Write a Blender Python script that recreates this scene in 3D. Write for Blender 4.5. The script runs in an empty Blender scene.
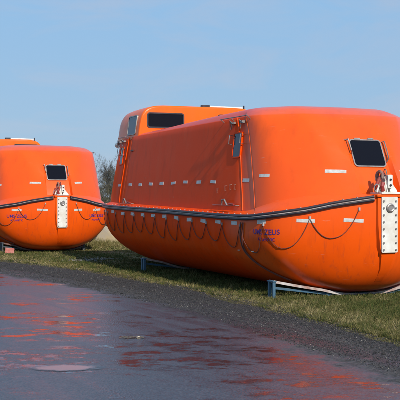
import bpy, bmesh, math, random
import numpy as np
from mathutils import Vector, Matrix
from mathutils.bvhtree import BVHTree
R = math.radians
random.seed(7)
rng = np.random.default_rng(11)
scene = bpy.context.scene
COL = scene.collection

# ------------------------------------------------------------------ camera
EYE = 1.65
cam_d = bpy.data.cameras.new('camera')
cam = bpy.data.objects.new('camera', cam_d)
COL.objects.link(cam)
cam.location = (0, 0, EYE)
cam.rotation_euler = (R(90 - 0.17), 0, 0)
cam_d.sensor_width = 36
cam_d.lens = 90
cam_d.clip_start = 0.1
cam_d.clip_end = 6000
scene.camera = cam

# ------------------------------------------------------------------ helpers
def pchip(xs, ys):
    xs = list(xs); ys = list(ys); n = len(xs)
    h = [xs[i+1]-xs[i] for i in range(n-1)]
    d = [(ys[i+1]-ys[i])/h[i] for i in range(n-1)]
    m = [0.0]*n
    m[0] = d[0]; m[-1] = d[-1]
    for i in range(1, n-1):
        if d[i-1]*d[i] <= 0: m[i] = 0
        else:
            w1 = 2*h[i]+h[i-1]; w2 = h[i]+2*h[i-1]
            m[i] = (w1+w2)/(w1/d[i-1]+w2/d[i])
    def f(x):
        if x <= xs[0]: return ys[0]
        if x >= xs[-1]: return ys[-1]
        i = 0
        while x > xs[i+1]: i += 1
        t = (x-xs[i])/h[i]
        return ((2*t**3-3*t**2+1)*ys[i] + (t**3-2*t**2+t)*h[i]*m[i]
                + (-2*t**3+3*t**2)*ys[i+1] + (t**3-t**2)*h[i]*m[i+1])
    return f

def tag(o, label=None, cat=None, group=None, kind=None):
    if label: o['label'] = label
    if cat: o['category'] = cat
    if group: o['group'] = group
    if kind: o['kind'] = kind
    return o

def empty(name, loc, rz=0):
    o = bpy.data.objects.new(name, None)
    COL.objects.link(o)
    o.location = loc; o.rotation_euler = (0, 0, rz)
    o.empty_display_size = .3
    return o

class MB:
    def __init__(s): s.v = []; s.f = []; s.fm = []
    def quad_grid(s, rows, closed=False, flip=False):
        b = len(s.v); n = len(rows[0])
        for r in rows: s.v.extend([tuple(p) for p in r])
        m = n if closed else n-1
        for i in range(len(rows)-1):
            for j in range(m):
                k = (j+1) % n
                q = (b+i*n+j, b+i*n+k, b+(i+1)*n+k, b+(i+1)*n+j)
                s.f.append(q[::-1] if flip else q)
        return b
    def box(s, c, size, rot=None):
        b = len(s.v); sx, sy, sz = [q/2 for q in size]
        for dx, dy, dz in ((-1,-1,-1),(1,-1,-1),(1,1,-1),(-1,1,-1),(-1,-1,1),(1,-1,1),(1,1,1),(-1,1,1)):
            p = Vector((dx*sx, dy*sy, dz*sz))
            if rot is not None: p = rot @ p
            s.v.append(tuple(Vector(c)+p))
        for q in ((0,3,2,1),(4,5,6,7),(0,1,5,4),(1,2,6,5),(2,3,7,6),(3,0,4,7)):
            s.f.append(tuple(b+i for i in q))
    def bar(s, a, c, w, h=None, up=(0,0,1)):
        a = Vector(a); c = Vector(c); d = c-a; L = d.length; d.normalize()
        upv = Vector(up)
        if abs(d.dot(upv)) > .97: upv = Vector((1,0,0))
        y = upv.cross(d).normalized(); z = d.cross(y).normalized()
        m = Matrix((d, y, z)).transposed()
        s.box((a+c)/2, (L, w, h or w), m)
    def tube(s, pts, r, n=8, caps=True, radii=None):
        pts = [Vector(p) for p in pts]; rows = []
        prev = None
        for i, p in enumerate(pts):
            t = (pts[min(i+1, len(pts)-1)]-pts[max(i-1, 0)])
            if t.length < 1e-9: t = Vector((0,0,1))
            t.normalize()
            if prev is None:
                a = Vector((0,0,1)) if abs(t.z) < .9 else Vector((1,0,0))
                nn = t.cross(a).normalized()
            else:
                nn = (prev - t*prev.dot(t))
                nn = nn.normalized() if nn.length > 1e-6 else t.orthogonal().normalized()
            prev = nn; bb = t.cross(nn)
            rr = radii[i] if radii else r
            rows.append([p+(nn*math.cos(2*math.pi*k/n)+bb*math.sin(2*math.pi*k/n))*rr for k in range(n)])
        b = s.quad_grid(rows, closed=True)
        if caps:
            s.f.append(tuple(b+k for k in range(n))[::-1])
            e = b+(len(rows)-1)*n
            s.f.append(tuple(e+k for k in range(n)))
    def cyl(s, a, c, r, n=14): s.tube([a, c], r, n)
    def mesh(s, name, smooth=True, angle=35):
        me = bpy.data.meshes.new(name)
        me.from_pydata(s.v, [], s.f)
        bm = bmesh.new(); bm.from_mesh(me)
        bmesh.ops.remove_doubles(bm, verts=bm.verts, dist=1e-5)
        bmesh.ops.recalc_face_normals(bm, faces=bm.faces)
        bm.to_mesh(me); bm.free()
        if smooth:
            me.shade_smooth()
            me.set_sharp_from_angle(angle=R(angle))
        me.update()
        return me
    def build(s, name, mat, parent=None, smooth=True, angle=35, bevel=0):
        me = s.mesh(name, smooth, angle)
        o = bpy.data.objects.new(name, me); COL.objects.link(o)
        if mat: me.materials.append(mat)
        if parent: o.parent = parent
        if bevel:
            bv = o.modifiers.new('bevel', 'BEVEL'); bv.width = bevel; bv.segments = 2; bv.limit_method = 'ANGLE'
            bv.harden_normals = False
        return o

# ------------------------------------------------------------------ materials
def newmat(name):
    m = bpy.data.materials.new(name); m.use_nodes = True
    nt = m.node_tree; nt.nodes.clear()
    out = nt.nodes.new('ShaderNodeOutputMaterial')
    b = nt.nodes.new('ShaderNodeBsdfPrincipled')
    nt.links.new(b.outputs[0], out.inputs[0])
    return m, nt, b
def N(nt, typ, **kw):
    n = nt.nodes.new(typ)
    for k, v in kw.items():
        if k.startswith('i_'):
            n.inputs[k[2:].replace('_', ' ')].default_value = v
        else: setattr(n, k, v)
    return n
def noise(nt, vec, scale, detail=4, rough=.55, dist=0.0):
    n = N(nt, 'ShaderNodeTexNoise'); n.inputs['Scale'].default_value = scale
    n.inputs['Detail'].default_value = detail; n.inputs['Roughness'].default_value = rough
    n.inputs['Distortion'].default_value = dist
    if vec is not None: nt.links.new(vec, n.inputs['Vector'])
    return n.outputs['Fac']
def ramp(nt, fac, a, b, ca=(0,0,0,1), cb=(1,1,1,1)):
    r = N(nt, 'ShaderNodeValToRGB'); e = r.color_ramp.elements
    e[0].position = a; e[1].position = b; e[0].color = ca; e[1].color = cb
    nt.links.new(fac, r.inputs[0]); return r.outputs[0]
def mix(nt, fac, a, b, typ='MIX'):
    m = N(nt, 'ShaderNodeMix', data_type='RGBA', blend_type=typ)
    for sock, val in ((m.inputs[0], fac), (m.inputs[6], a), (m.inputs[7], b)):
        if hasattr(val, 'links'): nt.links.new(val, sock)
        else: sock.default_value = val
    return m.outputs[2]
def math_(nt, op, a, b=0.5, c=None):
    m = N(nt, 'ShaderNodeMath', operation=op)
    for i, val in enumerate((a, b, c)):
        if val is None: continue
        if hasattr(val, 'links'): nt.links.new(val, m.inputs[i])
        else: m.inputs[i].default_value = val
    return m.outputs[0]
def mapping(nt, scale=(1,1,1), rot=(0,0,0), src='Object'):
    tc = N(nt, 'ShaderNodeTexCoord'); mp = N(nt, 'ShaderNodeMapping')
    mp.inputs['Scale'].default_value = scale; mp.inputs['Rotation'].default_value = rot
    nt.links.new(tc.outputs[src], mp.inputs[0]); return mp.outputs[0]
def bump(nt, b, h, strength, dist=.01):
    n = N(nt, 'ShaderNodeBump'); n.inputs['Strength'].default_value = strength
    n.inputs['Distance'].default_value = dist
    nt.links.new(h, n.inputs['Height']); nt.links.new(n.outputs[0], b.inputs['Normal'])

ORANGE = (0.84, 0.096, 0.003, 1)
def gelcoat(name, weather, ORANGE=ORANGE, OR2=(0.77, 0.080, 0.003, 1)):
    m, nt, b = newmat(name)
    v = mapping(nt)
    sep = N(nt, 'ShaderNodeSeparateXYZ'); nt.links.new(v, sep.inputs[0])
    big = noise(nt, v, .8, 3)
    base = mix(nt, ramp(nt, big, .35, .7), ORANGE, OR2)
    # aft of the bow: flank base reddened as warm bounce light, chalk streaks are wear
    x0 = math_(nt, 'MULTIPLY_ADD', noise(nt, v, 1.3, 4), .7, sep.outputs[0])
    flank = ramp(nt, math_(nt, 'MULTIPLY', x0, .1), .20, .26)
    sv = mapping(nt, (2.2, 2.2, .35))
    streak = ramp(nt, noise(nt, sv, 2.6, 6, .6, .4), .48, .72)
    wf = math_(nt, 'MULTIPLY', flank, weather)
    base = mix(nt, wf, base, (0.82, 0.060, 0.002, 1))
    chalk = math_(nt, 'MULTIPLY', math_(nt, 'MULTIPLY', streak, flank), .16*weather)
    base = mix(nt, chalk, base, (0.74, 0.15, 0.06, 1))
    spots = ramp(nt, noise(nt, v, 38, 3, .6), .70, .76)
    blot = ramp(nt, noise(nt, v, 2.1, 4, .6), .52, .66)
    sp = math_(nt, 'MULTIPLY', math_(nt, 'MULTIPLY', spots, blot), math_(nt, 'MULTIPLY_ADD', wf, .5, .12))
    base = mix(nt, sp, base, (0.55, 0.38, 0.28, 1))
    dv = mapping(nt, (3, 3, .8))
    dirt = math_(nt, 'MULTIPLY', ramp(nt, noise(nt, dv, 1.7, 6, .65), .52, .8), .28)
    base = mix(nt, dirt, base, (0.26, 0.03, 0.008, 1))
    if weather == 1.0:   # lilac tint on the roof aft of the bow
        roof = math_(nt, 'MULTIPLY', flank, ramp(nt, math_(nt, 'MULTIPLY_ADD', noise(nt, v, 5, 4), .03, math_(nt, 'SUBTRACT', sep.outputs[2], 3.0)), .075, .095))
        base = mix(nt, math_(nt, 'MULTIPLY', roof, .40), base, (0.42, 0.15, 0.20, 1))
        scv = mapping(nt, (9, 9, .7)); low = ramp(nt, math_(nt, 'MULTIPLY', sep.outputs[2], .5), .55, .68)
        drip = math_(nt, 'MULTIPLY', ramp(nt, noise(nt, scv, 1.6, 5, .6), .56, .70), math_(nt, 'SUBTRACT', 1.0, low))
        base = mix(nt, math_(nt, 'MULTIPLY', drip, .35), base, (0.28, 0.05, 0.02, 1))
        scr = ramp(nt, noise(nt, mapping(nt, (.6, .6, 7)), 5, 5, .7, .8), .66, .70)
        base = mix(nt, math_(nt, 'MULTIPLY', scr, .30), base, (0.60, 0.28, 0.18, 1))
    nt.links.new(base, b.inputs['Base Color'])
    rg = math_(nt, 'MULTIPLY_ADD', wf, .04, .24)
    rg = math_(nt, 'MULTIPLY_ADD', noise(nt, v, 6, 5), .12, rg)
    nt.links.new(rg, b.inputs['Roughness'])
    b.inputs['Coat Weight'].default_value = .05
    nt.links.new(math_(nt, 'MULTIPLY_ADD', wf, -.32, .34), b.inputs['Specular IOR Level'])
    b.inputs['Coat Roughness'].default_value = .12
    bump(nt, b, noise(nt, v, 1.6, 3), .12, .02)
    return m
def plain(name, col, rough=.5, metal=0, var=.25, scale=8, dirtcol=None, bmp=.0):
    m, nt, b = newmat(name)
    v = mapping(nt)
    c2 = dirtcol or tuple(q*(1-var) for q in col)
    c = mix(nt, ramp(nt, noise(nt, v, scale, 5, .6), .35, .7), (*col, 1), (*c2, 1))
    nt.links.new(c, b.inputs['Base Color'])
    b.inputs['Metallic'].default_value = metal
    nt.links.new(math_(nt, 'MULTIPLY_ADD', noise(nt, v, scale*2, 4), .2, rough-.1), b.inputs['Roughness'])
    if bmp: bump(nt, b, noise(nt, v, scale*4, 4), bmp)
    return m
M = {}
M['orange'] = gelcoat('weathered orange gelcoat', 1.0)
M['house'] = gelcoat('orange gelcoat cabin', .25, (.88, .16, .003, 1), (.84, .13, .003, 1))
M['stem'] = gelcoat('orange gelcoat keel', 0.0)
M['rubber'] = plain('black rubber', (.018, .015, .022), .45, var=-.6, scale=5)
M['strip'] = plain('pale fender strip', (.45, .40, .38), .5, dirtcol=(.25, .16, .12))
M['tape'] = plain('silver reflective tape', (.62, .62, .60), .4, dirtcol=(.42, .38, .34), scale=14)
M['white'] = plain('white painted steel', (.72, .72, .68), .45, dirtcol=(.55, .50, .42), scale=5)
M['steel'] = plain('galvanised steel', (.36, .35, .34), .45, metal=.6, dirtcol=(.22, .16, .13))
M['rust'] = plain('rusty steel', (.20, .055, .03), .8, dirtcol=(.32, .26, .22), scale=18)
M['red'] = plain('red painted steel', (.30, .03, .025), .45, dirtcol=(.25, .05, .03))
M['rope'] = plain('dark synthetic rope', (.16, .045, .030), .85, scale=30)
M['ropepale'] = plain('brown weathered rope', (.14, .07, .06), .85, scale=30)
M['blue'] = plain('blue painted steel', (.035, .12, .20), .55, dirtcol=(.06, .10, .13), scale=9)
M['saddle'] = plain('grey painted cradle pad', (.50, .48, .46), .6, dirtcol=(.30, .16, .12), scale=7)
M['letters'] = plain('purple blue lettering', (.06, .02, .22), .5, dirtcol=(.10, .02, .16))
M['concrete'] = plain('weathered concrete', (.30, .26, .20), .9, dirtcol=(.36, .28, .14), scale=3, bmp=.3)
M['brick'] = plain('pale red brick', (.45, .12, .09), .85, dirtcol=(.5, .22, .18), scale=12, bmp=.3)
M['bark'] = plain('grey brown bark', (.10, .085, .075), .9, scale=3)
m, nt, b = newmat('dark window glass')
b.inputs['Base Color'].default_value = (.006, .006, .010, 1); b.inputs['Roughness'].default_value = .12
b.inputs['Specular IOR Level'].default_value = .15
M['glass'] = m
m, nt, b = newmat('side window glass')
b.inputs['Base Color'].default_value = (.03, .035, .05, 1); b.inputs['Roughness'].default_value = .06
b.inputs['Specular IOR Level'].default_value = .45
M['glass2'] = m

# ------------------------------------------------------------------ lifeboat shape, local x aft / y port / z up
L = 10.8
bf = pchip([0, .1, .3, .5, .65, .8, 1.0, 1.3, 1.68, 2.2, 3, 5, 8, 9.3, 9.9, 10.3, 10.6, 10.8],
           [.20, .42, .85, 1.23, 1.48, 1.65, 1.755, 1.81, 1.85, 1.875, 1.89, 1.90, 1.89, 1.87, 1.80, 1.60, 1.25, .80])
zf = pchip([0, .3, .5, .95, 1.5, 5, 9.7, 10.8], [1.64, 1.53, 1.44, 1.345, 1.31, 1.36, 1.43, 1.48])
kf = pchip([0, .03, .12, .3, .6, 1.0, 1.6, 3, 8, 9.5, 10.3, 10.8], [.86, .68, .46, .26, .10, .035, .02, .03, .04, .12, .32, .70])
nf = pchip([0, .5, 1.0, 1.5, 2.2, 3, 8, 10, 10.8], [2.1, 2.15, 2.28, 2.4, 2.5, 2.55, 2.55, 2.4, 2.1])
S_ST = [0, .02, .06, .12, .2, .3, .4, .5, .6, .7, .8, .9, 1.0, 1.1, 1.17, 1.22, 1.245, 1.4, 1.55, 1.65, 1.675, 1.9, 2.15, 2.5, 3, 3.5, 4, 4.5,
        5, 5.5, 6, 6.5, 7, 7.5, 8, 8.4, 8.58, 8.62, 8.83, 8.86, 9.1, 9.4, 9.6, 9.8, 10, 10.15, 10.3, 10.45, 10.6, 10.7, 10.8]

def hull_row(s):
    b_, z1, z0, n = bf(s), zf(s), kf(s), nf(s)
    K = 16; half = []
    for k in range(K+1):
        a = k/K*math.pi/2
        t = b_*abs(math.cos(a))**(2/n) if k < K else 0
        bulge = 1+.018*math.sin(min(1, k/K*2.2)*math.pi)
        d = math.sin(a)**(2/n)
        half.append((s, t*bulge, z1-(z1-z0)*d))
    return half + [(p[0], -p[1], p[2]) for p in half[-2::-1]]

def make_hull_mb():
    m = MB()
    rows = [hull_row(s) for s in S_ST]
    b0 = m.quad_grid(rows)
    n = len(rows[0])
    m.f.append(tuple(b0+k for k in range(n)))
    e = b0+(len(rows)-1)*n
    m.f.append(tuple(e+k for k in range(n))[::-1])
    return m

# canopy half width plan, indexed with the hull stations
cf = pchip([0, .02, .1, .3, .5, .65, .8, 1.0, 1.3, 1.68, 2.2, 3, 5, 8, 9.3, 9.8, 10.2, 10.5, 10.8],
           [.36, .385, .52, .88, 1.18, 1.38, 1.52, 1.62, 1.68, 1.715, 1.74, 1.76, 1.77, 1.77, 1.75, 1.70, 1.54, 1.24, .70])
zb = pchip([0, .3, .6, 1.0, 1.6, 5, 10.8], [1.70, 1.68, 1.62, 1.50, 1.40, 1.44, 1.54])
def step_inset(s):
    a = 0.0
    if 1.23 <= s <= 1.66: a = .014
    elif 1.66 < s < 8.6: a = .006
    elif 8.6 <= s <= 8.845: a = .022
    return a
#        h     width  front  back
RINGS = [(0.0, 1.000, .33, 10.70),
         (.17, .985, .41, 10.66),
         (.35, .965, .53, 10.60),
         (.52, .945, .64, 10.54),
         (.68, .925, .75, 10.48),
         (.82, .908, .86, 10.42),
         (.93, .895, .97, 10.37),
         (1.0, .885, 1.06, 10.33)]
ROOF = [(3.065, .880, 1.10, 10.31), (3.09, .862, 1.17, 10.26), (3.13, .835, 1.28, 10.18), (3.165, .80, 1.42, 10.05), (3.19, .755, 1.58, 9.9),
        (3.21, .68, 1.80, 9.6), (3.225, .55, 2.1, 9.3), (3.238, .38, 2.5, 8.9), (3.245, .19, 3.1, 8.5)]
crown = pchip([0, 2, 8, 10.8], [1.25, 1.2, .65, .5])
def contour(wid, front, back, zfun, inset=True, h=1.0):
    pts = []
    for s in S_ST:
        S = front + (back-front)*s/L
        # wings either side of the window bay stand proud of it low down
        if s > .015: S -= .17*max(0, 1-h/.85)*math.exp(-s/.7)
        T = cf(s)*wid
        # the top of the bow is blunter in plan than its foot
        if s > .015: T += .50*h**1.3*math.exp(-s/.60)*min(1, s/.1)
        if inset: T -= step_inset(s)*min(1, wid)
        pts.append((S, T, zfun(s)))
    return pts
def make_canopy_mb():
    m = MB(); rows = []
    for h, w, fr, bk in RINGS:
        half = contour(w, fr, bk, lambda s: zb(s)+(3.05-zb(s))*h, h=h)
        rows.append([(half[0][0], 0, half[0][2])] + half + [(half[-1][0], 0, half[-1][2])] + [(p[0], -p[1], p[2]) for p in half[::-1]])
    for z, w, fr, bk in ROOF:
        half = contour(w, fr, bk, lambda s: 3.05+(z-3.05)*crown(s), inset=(z < 3.1))
        rows.append([(half[0][0], 0, half[0][2])] + half + [(half[-1][0], 0, half[-1][2])] + [(p[0], -p[1], p[2]) for p in half[::-1]])
    b0 = m.quad_grid(rows, closed=True)
    # close the crown with a strip of quads
    n = len(rows[-1]); e = b0+(len(rows)-1)*n; h = n//2
    for k in range(1, h-1):
        m.f.append((e+k, e+k+1, e+(n-k-1) % n, e+(n-k) % n))
    m.f.append((e, e+1, e+n-1)); m.f.append((e+h-1, e+h, e+h+1))
    return m
def make_ledge_mb():
    m = MB(); rows = []
    base = contour(1.0, .33, 10.70, zb, h=0)
    def sym(half): return [(half[0][0], 0, half[0][2])] + half + [(half[-1][0], 0, half[-1][2])] + [(p[0], -p[1], p[2]) for p in half[::-1]]
    rows.append(sym([(s, bf(s)+.004, zf(s)-.06) for s in S_ST]))
    rows.append(sym([(s-.0, bf(s)+.012, zf(s)+.035) for s in S_ST]))
    mid = []
    for i, s in enumerate(S_ST):
        B = base[i]
        mid.append((s*.45+B[0]*.55, bf(s)*.45+B[1]*.55, (zf(s)+.045)*.45+(B[2])*.55))
    rows.append(sym([(s+.01, bf(s)-.01, zf(s)+.045) for s in S_ST]))
    rows.append(sym(mid))
    rows.append(sym([(p[0]+.01, p[1]+.002, p[2]+.012) for p in base]))
    m.quad_grid(rows, closed=True)
    return m
def make_house_mb():
    m = MB(); rows = []
    def sect(s, half, top, base=3.0):
        pts = []; K = 22
        for k in range(K+1):
            a = math.pi*k/K
            c, sn = math.cos(a), math.sin(a)
            t = half*math.copysign(abs(c)**(2/8.5), c)
            h = abs(sn)**(2/5.0)
            t *= (1-.065*h)
            pts.append((s, t, base+(top-base)*h))
        return pts
    for s, hw, top in ((8.06, 1.47, 3.71), (8.04, 1.52, 3.74), (8.045, 1.545, 3.765), (8.06, 1.555, 3.78), (8.10, 1.56, 3.785), (8.6, 1.56, 3.79), (9.2, 1.55, 3.785), (9.6, 1.53, 3.77), (9.75, 1.51, 3.73), (9.85, 1.48, 3.62), (10.02, 1.45, 3.25), (10.12, 1.40, 3.05)):
        rows.append(sect(s, hw, top))
    b0 = m.quad_grid(rows[1:])
    n = len(rows[0])
    m.f.append(tuple(b0+k for k in range(n)))
    e = b0+(len(rows)-2)*n
    m.f.append(tuple(e+k for k in range(n))[::-1])
    return m

hull_mb = make_hull_mb(); can_mb = make_canopy_mb(); house_mb = make_house_mb(); ledge_mb = make_ledge_mb()
def bvh_of(mb):
    me = mb.mesh('tmp'); bm = bmesh.new(); bm.from_mesh(me)
    t = BVHTree.FromBMesh(bm); bm.free(); bpy.data.meshes.remove(me); return t
BV = {'hull': bvh_of(hull_mb), 'canopy': bvh_of(can_mb), 'house': bvh_of(house_mb), 'ledge': bvh_of(ledge_mb)}
def near(which, p):
    loc, nor, i, d = BV[which].find_nearest(Vector(p))
    return loc, nor
def side_pt(which, s, z, sg=1):
    loc, nor, i, d = BV[which].ray_cast(Vector((s, 6*sg, z)), Vector((0, -sg, 0)))
    return (loc, nor) if loc is not None else near(which, (s, 1.6*sg, z))
def frame_at(loc, nor):
    z = nor.normalized(); up = Vector((0, 0, 1))
    x = up.cross(z).normalized(); y = z.cross(x)
    return x, y, z
def patch_mb(which, loc, nor, w, h, lift=.004, thick=.002, seg=5, shear=0, corner=0.0):
    """a thin sheet w x h laid onto the surface round loc"""
    x, y, z = frame_at(loc, nor); w *= random.uniform(.90, 1.06); h *= random.uniform(.9, 1.08); k_ = random.uniform(-.05, .05)
    x, y = (x+y*k_).normalized(), (y-x*k_).normalized(); loc = loc+y*random.uniform(-.012, .012); m = MB(); rows = []; back = []
    for j in range(3):
        r = []; rb = []
        for i in range(seg+1):
            q = loc + x*(w*(i/seg-.5)) + y*(h*(j/2-.5))
            l, n_ = near(which, q)
            r.append(l+n_*lift); rb.append(l+n_*(lift-thick-.004))
        rows.append(r); back.append(rb)
    m.quad_grid(rows)
    m.quad_grid([[rows[0][i] for i in range(seg+1)], [back[0][i] for i in range(seg+1)]])
    m.quad_grid([[rows[2][i] for i in range(seg+1)], [back[2][i] for i in range(seg+1)]])
    for e in (0, seg):
        m.quad_grid([[rows[j][e] for j in range(3)], [back[j][e] for j in range(3)]])
    return m
def rounded_outline(w, h, r, k=5):
    pts = []
    for cx, cy, a0 in ((w/2-r, h/2-r, 0), (-w/2+r, h/2-r, 90), (-w/2+r, -h/2+r, 180), (w/2-r, -h/2+r, 270)):
        for i in range(k+1):
            a = R(a0+90*i/k); pts.append((cx+r*math.cos(a), cy+r*math.sin(a)))
    return pts
def slab_mb(loc, x, y, z, w, h, r, depth0, depth1, hole=None, shear=0):
    """rounded slab (or frame with a hole) in the plane x,y at loc, from depth0 to depth1 along z"""
    m = MB(); o = rounded_outline(w, h, r)
    P = lambda a, b, d: loc+x*(a+shear*b)+y*b+z*d
    if hole:
        i_ = rounded_outline(w-2*hole, h-2*hole, max(.004, r-hole))
        rows = [[P(a, b, depth0) for a, b in o], [P(a, b, depth1) for a, b in o], [P(a, b, depth1) for a, b in i_], [P(a, b, depth0) for a, b in i_], [P(a, b, depth0) for a, b in o]]
        m.quad_grid(rows, closed=True)
    else:
        b0 = m.quad_grid([[P(a, b, depth0) for a, b in o], [P(a, b, depth1) for a, b in o]], closed=True)
        n = len(o)
        m.f.append(tuple(b0+k for k in range(n))[::-1]); m.f.append(tuple(b0+n+k for k in range(n)))
    return m

def text_mesh(body, size):
    c = bpy.data.curves.new('t', 'FONT'); c.body = body; c.size = size; c.align_x = 'CENTER'; c.align_y = 'CENTER'
    c.offset = size*.012; c.resolution_u = 3
    o = bpy.data.objects.new('t', c); COL.objects.link(o)
    dg = bpy.context.evaluated_depsgraph_get(); dg.update()
    me = bpy.data.meshes.new_from_object(o.evaluated_get(dg))
    bpy.data.objects.remove(o); return me

def resample(pts, step):
    pts = [Vector(p) for p in pts]; out = [pts[0]]
    for a, b_ in zip(pts, pts[1:]):
        n = max(1, int((b_-a).length/step))
        for i in range(1, n+1): out.append(a.lerp(b_, i/n))
    return out
def gunwale_curve():
    """dense points along the fender line, port side from stern to bow then starboard"""
    half = [(s, bf(s), zf(s)) for s in S_ST]
    return [Vector(p) for p in half]
GW = resample(gunwale_curve(), .02)
ARC = [0.0]
for a, b_ in zip(GW, GW[1:]): ARC.append(ARC[-1]+(b_-a).length)
def gw_at(d):
    import bisect
    i = min(len(GW)-2, max(0, bisect.bisect_left(ARC, d)-1))
    f = (d-ARC[i])/max(1e-9, ARC[i+1]-ARC[i])
    return GW[i].lerp(GW[i+1], min(1, max(0, f)))
def arc_of_s(s):
    for i, p in enumerate(GW):
        if p.x >= s: return ARC[i]
    return ARC[-1]

TAPE_S = [8.95, 8.13, 7.41, 6.70, 6.01, 5.31, 4.63, 3.93, 3.24, 1.90]
def build_boat():
    root = empty('lifeboat', (0, 0, 0))
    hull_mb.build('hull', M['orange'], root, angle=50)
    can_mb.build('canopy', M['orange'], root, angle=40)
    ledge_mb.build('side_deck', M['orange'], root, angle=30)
    # ---- stem bar: flat nose that carries the bow plate and runs down to the keel
    path = [(-.012, 1.64, .205), (-.014, 1.2, .20), (-.012, .84, .165), (.010, .70, .12), (.100, .48, .085), (.29, .28, .065), (.59, .12, .05), (1.0, .05, .04), (1.6, .030, .03)]
    st = MB(); rows = []
    for i, (s, z, w) in enumerate(path):
        a = Vector((path[max(0, i-1)][0], 0, path[max(0, i-1)][1])); c = Vector((path[min(len(path)-1, i+1)][0], 0, path[min(len(path)-1, i+1)][1]))
        t = (c-a).normalized(); nrm = Vector((t.z, 0, -t.x))
        if nrm.x > 0 and i < 4: nrm = -nrm
        if nrm.z > 0 and i >= 4: nrm = -nrm
        p = Vector((s, 0, z)); d = .022 if i < 3 else .012; sw, sd_ = (.03, .09) if i < 3 else (.02, .06)
        rows.append([p+Vector((0, w+sw, 0))-nrm*sd_, p+Vector((0, w, 0))+nrm*d, p+Vector((0, -w, 0))+nrm*d, p+Vector((0, -w-sw, 0))-nrm*sd_])
    b0 = st.quad_grid(rows); st.f.append((b0, b0+1, b0+2, b0+3))
    st.build('stem_bar', M['stem'], root, angle=40)
    # ---- fender: two rubber tubes with a pale strip between
    def gunw(off, dz, stop=.0):
        pl = [];
        for s in S_ST:
            if s < stop: continue
            e = .01
            t = Vector((1, (bf(s+e)-bf(max(0, s-e)))/(2*e if s > 0 else e), 0)).normalized()
            nrm = Vector((-t.y, t.x, 0))
            pl.append(Vector((s, bf(s), zf(s)+dz))+nrm*off)
        return pl
    sidec = lambda off, dz, st_=.0: gunw(off, dz, st_)
    for k, (dz, r) in enumerate(((.022, .026), (-.028, .026))):
        port = sidec(.030, dz)[1:]; star = [Vector((p.x, -p.y, p.z)) for p in port]
        f = MB(); f.tube(port+star[::-1], r, 8)
        f.build('rubber_fender', M['rubber'], root)
    sm = MB()
    pl = sidec(.050, -.004)[1:]
    sm.tube(pl+[Vector((p.x, -p.y, p.z)) for p in pl[::-1]], .0085, 5)
    sm.build('fender_strip', M['strip'], root)
    # rivets of the flange
    rv = MB(); rv.box((0, 0, 0), (.018, .018, .02)); rme = rv.mesh('rivet', False); rme.materials.append(M['strip'])
    for sg in (1, -1):
        d = .35; k = 0
        while d < ARC[-1]-.3 and k < 50:
            p = gw_at(d); o = bpy.data.objects.new('rivet', rme); COL.objects.link(o); o.parent = root
            o.location = (p.x, (p.y-.03)*sg, p.z+.052); d += .23; k += 1
    # ---- bow plate
    bx = -.040
    pl = slab_mb(Vector((bx, 0, 1.205)), Vector((0, -1, 0)), Vector((0, 0, 1)), Vector((-1, 0, 0)), .30, .90, .02, 0, .018).build('bow_plate', M['white'], root, bevel=.003)
    for j in range(8):
        for t in (-.115, .115):
            z = .80+.112*j
            b_ = MB(); b_.cyl((bx-.016, t, z), (bx-.034, t, z), .017, 6); b_.build('bolt', M['steel'], pl)
    rg = MB()
    rows = []
    for k in range(20):
        a = 2*math.pi*k/20
        c = Vector((bx-.03, .055*math.cos(a)-.005, 1.475+.055*math.sin(a))); d = Vector((0, math.cos(a), math.sin(a)))
        rows.append([c+(Vector((-1, 0, 0))*math.cos(q)+d*math.sin(q))*.022 for q in [2*math.pi*j/8 for j in range(8)]])
    rows.append(rows[0]); rg.quad_grid(rows, closed=True)
    rg.cyl((bx-.01, -.005, 1.475), (bx-.045, -.005, 1.475), .04, 12)
    rg.build('fairlead', M['steel'], pl)
    # top cap of the nose
    cp = MB(); cp.box((.14, 0, 1.672), (.40, .46, .05)); cp.build('nose_cap', M['stem'], root, bevel=.012)
    # ---- release hook on the nose
    hk = MB()
    tri = [(-.04, 1.700), (.26, 1.700), (.22, 1.76), (.13, 2.0), (.07, 2.0), (-.01, 1.76)]
    for t in (-.17, .13):
        pass
    base = MB()
    base.box((.10, -.02, 1.712), (.34, .36, .03))
    for t0 in (-.045, .015):
        b0 = len(base.v)
        for dt in (0, .018):
            for s, z in tri: base.v.append((s, t0-.005+dt, z+.01))
        n = len(tri)
        base.f.append(tuple(range(b0, b0+n))); base.f.append(tuple(range(b0+n, b0+2*n))[::-1])
        for k in range(n): base.f.append((b0+k, b0+(k+1) % n, b0+n+(k+1) % n, b0+n+k))
    # transverse triangular gussets, the white A shape seen from ahead
    for sg in (1, -1):
        b0 = len(base.v)
        for ds in (0, .016):
            for t, z in ((sg*.02, 1.725), (sg*.18, 1.725), (sg*.17, 1.76), (sg*.03, 1.93)): base.v.append((.02+ds, t-.015, z))
        base.f.append((b0, b0+1, b0+2, b0+3)); base.f.append((b0+7, b0+6, b0+5, b0+4))
        for k in range(4): base.f.append((b0+k, b0+(k+1) % 4, b0+4+(k+1) % 4, b0+4+k))
    h_root = base.build('release_hook', M['white'], root, bevel=.002)
    up = slab_mb(Vector((-.0, -.03, 1.90)), Vector((0, -1, 0)), Vector((0, 0, 1)), Vector((-1, 0, 0)), .085, .22, .02, -.02, .03).build('hook_lug', M['white'], h_root, bevel=.003)
    for z in (1.84, 1.93):
        pn = MB(); pn.cyl((-.045, -.03, z), (.01, -.03, z), .018, 10); pn.build('hook_pin', M['rubber'], h_root)
    cl = MB()   # curved hook jaw
    arc = [Vector((.10+.085*math.cos(a), .09, 1.98+.085*math.sin(a))) for a in [R(q) for q in range(-60, 215, 20)]]
    cl.tube(arc, .03, 8, radii=[.036-.0012*i for i in range(len(arc))])
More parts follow.
